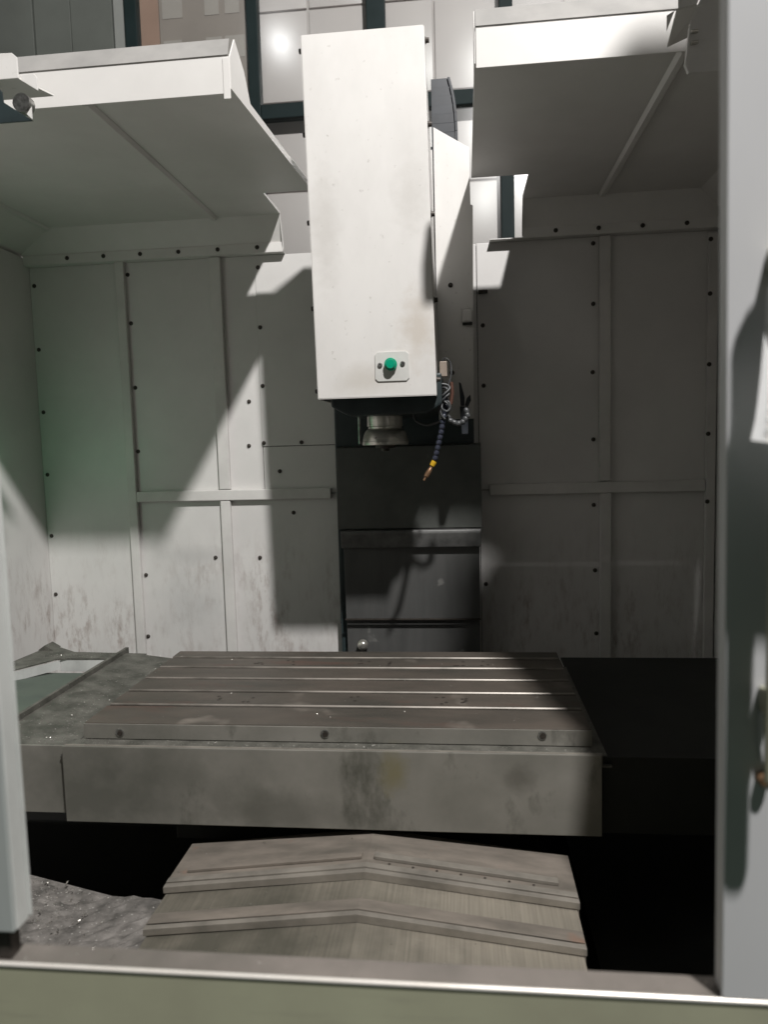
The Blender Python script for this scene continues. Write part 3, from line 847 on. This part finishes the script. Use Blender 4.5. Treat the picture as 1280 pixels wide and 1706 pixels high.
# open tray at the table's end
prism('tray_floor', [(1.40, 0.905), (1.70, 0.893), (1.965, 0.868), (1.965, 0.862), (1.40, 0.899)], 'x', -1.26, -0.9755, 'trayinner', tb)
prism('tray_rim', [(-1.31, 1.80), (-1.275, 2.10), (-1.255, 2.112), (-1.16, 2.045), (-0.93, 2.032), (-0.93, 1.978), (-1.145, 1.978), (-1.175, 1.972), (-1.245, 1.86), (-1.255, 1.80)], 'z', 0.903, 0.9065, 'ledge', tb, 0.0008)
box('tray_lip', (-1.168, 1.9785, 0.868), (-0.9755, 1.9825, 0.9025), 'white', tb, 0.0006)
bm = bmesh.new()
bm_sheet(bm, [[(-1.170, 1.978, 0.90), (-1.245, 1.862, 0.90), (-1.245, 1.862, 0.875), (-1.170, 1.978, 0.875)]], 0.003)
obj('tray_lip', bm, 'white', tb)
prism('rim_curl', [(-1.285, 0.906), (-1.262, 0.922), (-1.235, 0.9065)], 'y', 2.06, 2.105, 'ledge', tb, 0.0008)
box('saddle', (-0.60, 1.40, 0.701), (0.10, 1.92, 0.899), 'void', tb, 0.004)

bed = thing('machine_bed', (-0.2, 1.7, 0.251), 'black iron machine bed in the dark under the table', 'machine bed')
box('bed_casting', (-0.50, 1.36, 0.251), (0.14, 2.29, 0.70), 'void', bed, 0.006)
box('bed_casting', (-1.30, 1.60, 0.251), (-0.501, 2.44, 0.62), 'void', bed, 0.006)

# ------------------------------------------------------------------ front way cover
wc = thing('front_way_cover', (-0.18, 1.1, 0.251), 'gabled telescopic steel way cover with worn brushed plates before the table', 'way cover')
XC, HW = -0.181, 0.366


def gable(zr, hw, th, dz=0.043, skirt=0.16):
    ze = zr - dz * hw / HW
    return [(XC - hw, ze - skirt), (XC - hw, ze), (XC, zr), (XC + hw, ze), (XC + hw, ze - skirt), (XC + hw - th, ze - skirt), (XC + hw - th, ze - th), (XC, zr - th), (XC - hw + th, ze - th), (XC - hw + th, ze - skirt)]


def gable_strip(name, zr, y0, y1, h, hw, m, parent, xa=None, xb=None):
    """a bar lying along the gable slope"""
    pts = []
    xs = [XC - hw, XC, XC + hw] if xa is None else [xa, xb]
    zt = lambda x: zr - 0.043 * abs(x - XC) / HW
    pts = [(x, zt(x) + 0.0004) for x in xs] + [(x, zt(x) + h) for x in xs[::-1]]
    return prism(name, pts, 'y', y0, y1, m, parent, 0.0012)


p1 = prism('cover_plate', gable(0.762, HW, 0.004), 'y', 1.218, 1.352, 'covertop', wc, 0.0008)
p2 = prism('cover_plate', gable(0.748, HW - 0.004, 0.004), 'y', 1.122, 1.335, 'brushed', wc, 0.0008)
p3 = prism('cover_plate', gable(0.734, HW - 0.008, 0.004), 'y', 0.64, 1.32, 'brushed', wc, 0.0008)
gable_strip('front_lip', 0.762, 1.206, 1.2175, -0.012, HW, 'lip', wc)
gable_strip('front_lip', 0.762, 1.2180, 1.232, 0.003, HW - 0.001, 'lip', wc)
gable_strip('front_lip', 0.748, 1.110, 1.1215, -0.012, HW - 0.004, 'lip', wc)
gable_strip('front_lip', 0.748, 1.1220, 1.150, 0.0025, HW - 0.005, 'covertop', wc)
st = gable_strip('wiper_strip', 0.762, 1.246, 1.262, 0.007, 0, 'lip', wc, XC + 0.012, XC + HW - 0.03)
gable_strip('wiper_strip', 0.762, 1.246, 1.262, 0.006, 0, 'covertop', wc, XC - HW + 0.03, XC - 0.010)
gable_strip('backing_strip', 0.762, 1.2625, 1.285, 0.002, 0, 'covertop', wc, XC + 0.012, XC + HW - 0.03)
for k in range(7):
    x = XC + 0.04 + k * 0.042
    small('strip_screw', 'strip_screw', lambda bm: bm_lathe(bm, [(0.0024, 0), (0.0024, 0.0006), (0.0001, 0.0006)], 8, 'z'), 'bolt', wc, (x, 1.239, 0.762 - 0.043 * abs(x - XC) / HW + 0.0003))

# ------------------------------------------------------------------ metal chips
def chip_cloud(spots):
    bm = bmesh.new()
    for fn, n, smin, smax in spots:
        for _ in range(n):
            p = Vector(fn())
            s = random.uniform(smin, smax)
            a = random.uniform(0, 6.28)
            u = Vector((math.cos(a), math.sin(a), random.uniform(-0.3, 0.5))) * s
            v = Vector((-math.sin(a), math.cos(a), random.uniform(-0.4, 0.8))) * s * random.uniform(0.25, 0.6)
            hgt = Vector((0, 0, s * random.uniform(0.3, 0.8)))
            A = [bm.verts.new(p - u - v * 0.5), bm.verts.new(p + u - v * 0.5), bm.verts.new(p + v), bm.verts.new(p + hgt)]
            for t in ((0, 1, 2), (0, 1, 3), (1, 2, 3), (2, 0, 3)):
                bm.faces.new([A[k] for k in t])
    for _ in range(420):        # curled ribbons on the chute
        p = Vector(on_chute())
        a0 = random.uniform(0, 6.28)
        d = Vector((math.cos(a0), math.sin(a0), 0))
        rad = random.uniform(0.002, 0.006)
        wv = Vector((-d.y, d.x, random.uniform(-0.3, 0.3))) * random.uniform(0.0006, 0.0016)
        prev = None
        for k in range(6):
            th = k * random.uniform(0.5, 0.8)
            q = p + d * (rad * math.sin(th)) + Vector((0, 0, rad * (1 - math.cos(th)) * 0.8 + 0.006)) + wv * k * 0.7
            cur = (bm.verts.new(q - wv), bm.verts.new(q + wv))
            if prev:
                bm.faces.new((prev[0], prev[1], cur[1], cur[0]))
            prev = cur
    bmesh.ops.recalc_face_normals(bm, faces=bm.faces)
    return bm


R_ = random.uniform
zg = lambda x, zr: zr - 0.043 * abs(x - XC) / HW
def on_gable():
    x = R_(XC - HW + 0.01, XC + HW - 0.01)
    y = R_(0.9, 1.34)
    zr = 0.762 if y > 1.218 else (0.748 if y > 1.122 else 0.734)
    return (x, y, zg(x, zr) + 0.001)


def on_chute():
    x = R_(-1.05, -0.61)
    return (x, R_(0.75, 1.31), 0.60 + (-0.60 - x) * 0.2 / 0.888 + 0.001)


bm = chip_cloud([(on_gable, 45, 0.001, 0.0025),
                 (on_chute, 2200, 0.001, 0.0045),
                 (lambda: (R_(-0.955, -0.79), R_(1.36, 1.97), 0.913 + R_(-0.003, 0.008)), 260, 0.0008, 0.0022),
                 (lambda: (R_(-0.76, 0.22), R_(1.38, 1.88), TZ + 0.0006), 90, 0.0006, 0.0016),
                 (lambda: (R_(-0.78, 0.24), R_(1.339, 1.369), 0.9236), 260, 0.0005, 0.0014),
                 (lambda: (R_(-1.25, -0.95), R_(1.99, 2.03), 0.907), 60, 0.0008, 0.002),
                 (lambda: (R_(-0.56, 0.27), R_(0.565, 0.585), 1.0625), 40, 0.0005, 0.0014)])
cp = obj('metal_chips', bm, 'chips', kind='stuff')
tag(cp, 'tiny bright metal chips scattered over the tray, table and covers', 'chips')
# heap of dirty swarf against the way cover's skirt
bm = bmesh.new()
nx, ny = 26, 30
GV = []
for i in range(nx):
    row = []
    for j in range(ny):
        x = -1.0 + 0.458 * i / (nx - 1)
        y = 0.885 + 0.42 * j / (ny - 1)
        base = 0.60 + max(-0.60 - x, 0) * 0.2 / 0.888
        u = i / (nx - 1)
        h = 0.075 * max(0, (u - 0.35) / 0.65) ** 1.3 * (0.9 - 0.55 * j / (ny - 1)) + 0.012 * math.sin(9 * u + 5 * y) * u + R_(-0.0025, 0.004)
        row.append(bm.verts.new((x, y, base + h + 0.001)))
    GV.append(row)
for i in range(nx - 1):
    for j in range(ny - 1):
        bm.faces.new((GV[i][j], GV[i + 1][j], GV[i + 1][j + 1], GV[i][j + 1]))
sw = obj('swarf_heap', bm, 'dirt', kind='stuff')
tag(sw, 'grey heap of fine swarf piled against the gabled cover', 'swarf')
